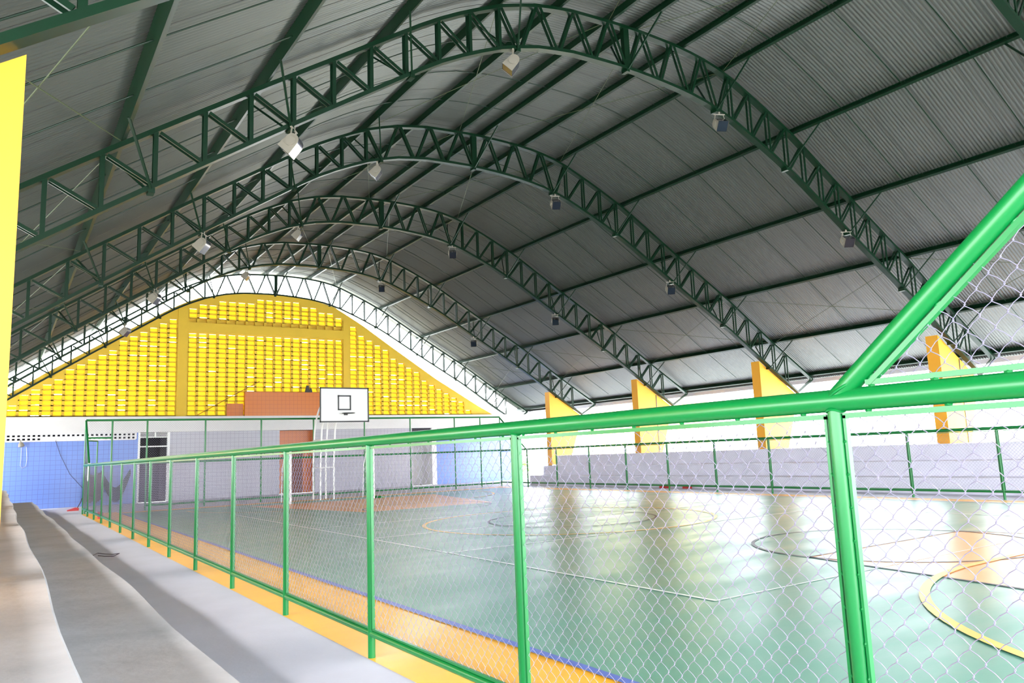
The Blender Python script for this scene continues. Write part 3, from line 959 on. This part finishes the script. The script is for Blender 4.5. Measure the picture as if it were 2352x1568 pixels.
# ------------------------------------------------------------------ basketball stand
t = empty('basketball_stand', (10.0, 27.6, 0)); tag(t, 'white pipe basketball stand with curved legs and white backboard', 'basketball stand')
for (xb, yb_) in ((9.68, 28.0), (10.16, 28.0), (9.67, 27.2), (10.17, 27.2)):
    rear = yb_ > 27.5
    pts = [(xb, yb_, 0), (xb, yb_ + 0.0, 1.2), (xb + 0.03, yb_ - 0.02, 2.2)]
    if rear:
        pts += [(xb + 0.06, yb_ - 0.10, 2.8), (xb + 0.12, yb_ - 0.4, 3.35), (xb + 0.2, yb_ - 0.9, 3.62), (xb + 0.3, 26.46, 3.66)]
    else:
        pts += [(xb + 0.05, yb_ - 0.05, 2.65), (xb + 0.10, yb_ - 0.25, 2.95), (xb + 0.2, 26.8, 3.08), (xb + 0.3, 26.46, 3.1)]
    # refine for a smooth bend
    fine = []
    for i in range(len(pts) - 1):
        for k in range(4):
            a = [pts[max(i - 1, 0)], pts[i], pts[i + 1], pts[min(i + 2, len(pts) - 1)]]
            u = k / 4
            fine.append(tuple(0.5 * ((2 * a[1][c]) + (-a[0][c] + a[2][c]) * u + (2 * a[0][c] - 5 * a[1][c] + 4 * a[2][c] - a[3][c]) * u * u + (-a[0][c] + 3 * a[1][c] - 3 * a[2][c] + a[3][c]) * u ** 3) for c in range(3)))
    fine.append(pts[-1])
    MB().tube(fine, 0.03, 10).build('leg', M['white_metal'], t, True)
for z in (1.15, 2.15):
    for (a, c) in (((9.68, 28.0), (10.16, 28.0)), ((9.67, 27.2), (10.17, 27.2)), ((9.68, 28.0), (9.67, 27.2)), ((10.16, 28.0), (10.17, 27.2))):
        MB().tube([(a[0], a[1], z), (c[0], c[1], z)], 0.02, 8).build('cross_brace', M['white_metal'], t, True)
bo = MB().box(9.38, 11.2, 26.40, 26.44, 2.76, 3.97).build('backboard', M['board'], t)
bm = MB()
e = 0.05
for x0, x1, z0, z1 in ((9.36, 11.22, 2.74, 2.74 + e), (9.36, 11.22, 3.99 - e, 3.99), (9.36, 9.36 + e, 2.74, 3.99), (11.22 - e, 11.22, 2.74, 3.99),
                       (10.03, 10.53, 3.17, 3.22), (10.03, 10.53, 3.66, 3.71), (10.03, 10.08, 3.17, 3.71), (10.48, 10.53, 3.17, 3.71)):
    bm.box(x0, x1, 26.392, 26.402, z0, z1)
bm.build('black_marking', M['black'], bo)
rim = MB().tube([(10.32 + 0.225 * math.cos(a), 26.12 + 0.225 * math.sin(a), 3.05) for a in np.linspace(0, 2 * math.pi, 28)[:-1]], 0.011, 8, closed=True)
rim.box(10.26, 10.38, 26.34, 26.40, 2.99, 3.06)
rim.build('hoop', M['black'], t, True)

# ------------------------------------------------------------------ floodlights
def flood_at(origin, aim, label):
    """rounded aluminium reflector with cast end caps, hung on a U bracket"""
    t = empty('floodlight', origin)
    tag(t, label, 'floodlight', 'floodlights under the trusses')
    aim = Vector(aim).normalized()
    ax = Vector((0, 1, 0)) if abs(aim.y) < 0.9 else Vector((1, 0, 0))
    side = aim.cross(Vector((0, 0, 1))).normalized()
    upv = side.cross(aim).normalized()
    O = Vector(origin) + Vector((0, 0, -0.24))
    def P(a, s, u): return tuple(O + aim * (a * 0.85) + side * (s * 0.85) + upv * (u * 0.85))
    W = 0.135
    prof = [(0.21, -0.135), (0.02, -0.12)] + [(-0.02 - 0.11 * math.sin(math.pi * k / 8), -0.115 * math.cos(math.pi * k / 8)) for k in range(9)] + [(0.02, 0.12), (0.21, 0.135)]
    mb = MB(); v, f = [], []
    for a, u in prof:
        v += [P(a, -W, u), P(a, W, u)]
    for i in range(len(prof) - 1):
        f.append((2 * i, 2 * i + 1, 2 * i + 3, 2 * i + 2))
    mb.add(v, f); mb.build('reflector', M['alu'], t, True)
    for s in (-1, 1):
        mb = MB()
        v = [P(a, s * W, u) for a, u in prof] + [P(a, s * (W + 0.012), u) for a, u in prof]
        n = len(prof)
        mb.add(v, [tuple(range(n)), tuple(range(2 * n - 1, n - 1, -1))] + [(i, i + 1, i + 1 + n, i + n) for i in range(n - 1)])
        mb.tube([P(0.02, s * (W + 0.01), 0), P(0.02, s * (W + 0.04), 0)], 0.075, 16)
        mb.build('end_cap', M['cast'], t)
    mb = MB(); mb.add([P(0.20, -W, -0.13), P(0.20, W, -0.13), P(0.20, W, 0.13), P(0.20, -W, 0.13)], [(0, 1, 2, 3)]); mb.build('front_glass', M['glass'], t)
    br = MB()
    top_c = Vector(origin) + Vector((0, 0, -0.03))
    for s in (-1, 1):
        a = Vector(P(0.02, s * (W + 0.03), 0))
        br.bar(a, top_c + side * (s * 0.09), 0.022, 0.01)
    br.bar(top_c + side * -0.13, top_c + side * 0.13, 0.03, 0.012)
    br.bar(top_c, Vector(origin) + Vector((0, 0, 0.03)), 0.03, 0.03, up=(1, 0, 0))
    br.build('bracket', M['cast'], t)
    return t
FLX = [3.4, 7.4, 12.85, 17.2]
FN = ['low on the left slope', 'left of the ridge', 'right of the ridge', 'low on the right slope']
for ti, y in enumerate(TY[1:5]):
    for x, nm, aim in zip(FLX, FN, ((-0.55, 0.40, -0.72), (-0.55, 0.35, -0.72), (-0.35, -0.75, -0.75), (-0.5, -0.75, -0.7))):
        flood_at((x, y - 0.03, bot(x) - 0.06), aim, 'silver floodlight %s, under the %s truss from the camera' % (nm, ORD[ti + 1]))

# ------------------------------------------------------------------ outdoors
def tree(x, y, h, r, label, n=900, name='tree', zb_=0.35):
    t = empty(name, (x, y, -0.25)); tag(t, label, 'tree' if name == 'tree' else 'bush')
    MB().tube([(x, y, -0.25), (x + 0.1, y, h * 0.4), (x, y + 0.1, h * 0.75)], [0.12 * r, 0.09 * r, 0.03 * r], 8).build('trunk', M['bark'], t, True)
    mb = MB()
    blobs = [(x + r * 0.6 * rng.normal(), y + r * 0.6 * rng.normal(), h * (zb_ + (1 - zb_) * rng.random())) for _ in range(12)]
    for i in range(n):
        b2 = blobs[i % 12]
        c = np.array(b2) + rng.normal(size=3) * r * 0.28
        c[2] = max(c[2], 0.0); c[2] = min(c[2], h)
        a = rng.normal(size=3); a /= np.linalg.norm(a)
        q = np.cross(a, rng.normal(size=3)); q /= np.linalg.norm(q)
        s = 0.16 + 0.1 * rng.random()
        mb.add([c - a * s, c + q * s * 0.45, c + a * s, c - q * s * 0.45], [(0, 1, 2, 3)])
    mb.build('foliage', M['leaf'], t)
tree(-1.0, 46.0, 5.6, 2.2, 'pale green tree outside past the left end of the gable', 1600)
tree(27.5, 45.0, 1.6, 1.6, 'bright green bush outside past the far end of the right bleacher', 1500, 'bush', 0.0)
hs = empty('house', (33, 36, -0.25)); tag(hs, 'pale yellow house wall with a barred window outside, behind the right columns', 'house')
hb = MB()
hb.box(33.0, 33.2, 30.0, 40.5, -0.25, 3.35); hb.box(33.0, 33.2, 30, 34.6, 3.35, 4.6); hb.box(33.0, 33.2, 37.6, 40.5, 3.35, 4.6); hb.box(33.0, 33.2, 30.0, 40.5, 4.35, 4.7)
hb.build('house_wall', M['house'], hs)
wb_ = MB()
for k in range(9):
    wb_.box(33.05, 33.08, 34.7 + 0.36 * k, 34.73 + 0.36 * k, 3.35, 4.35)
wb_.box(33.3, 33.34, 34.5, 37.7, 3.3, 4.4)
wb_.build('window_bars', M['gutter'], hs)
struct(MB().box(-70, 90, 70, 70.3, -0.3, 3.0).build('wall_perimeter', M['white']))
struct(MB().box(40, 40.3, -30, 70, -0.3, 2.6).build('wall_perimeter', M['white']))
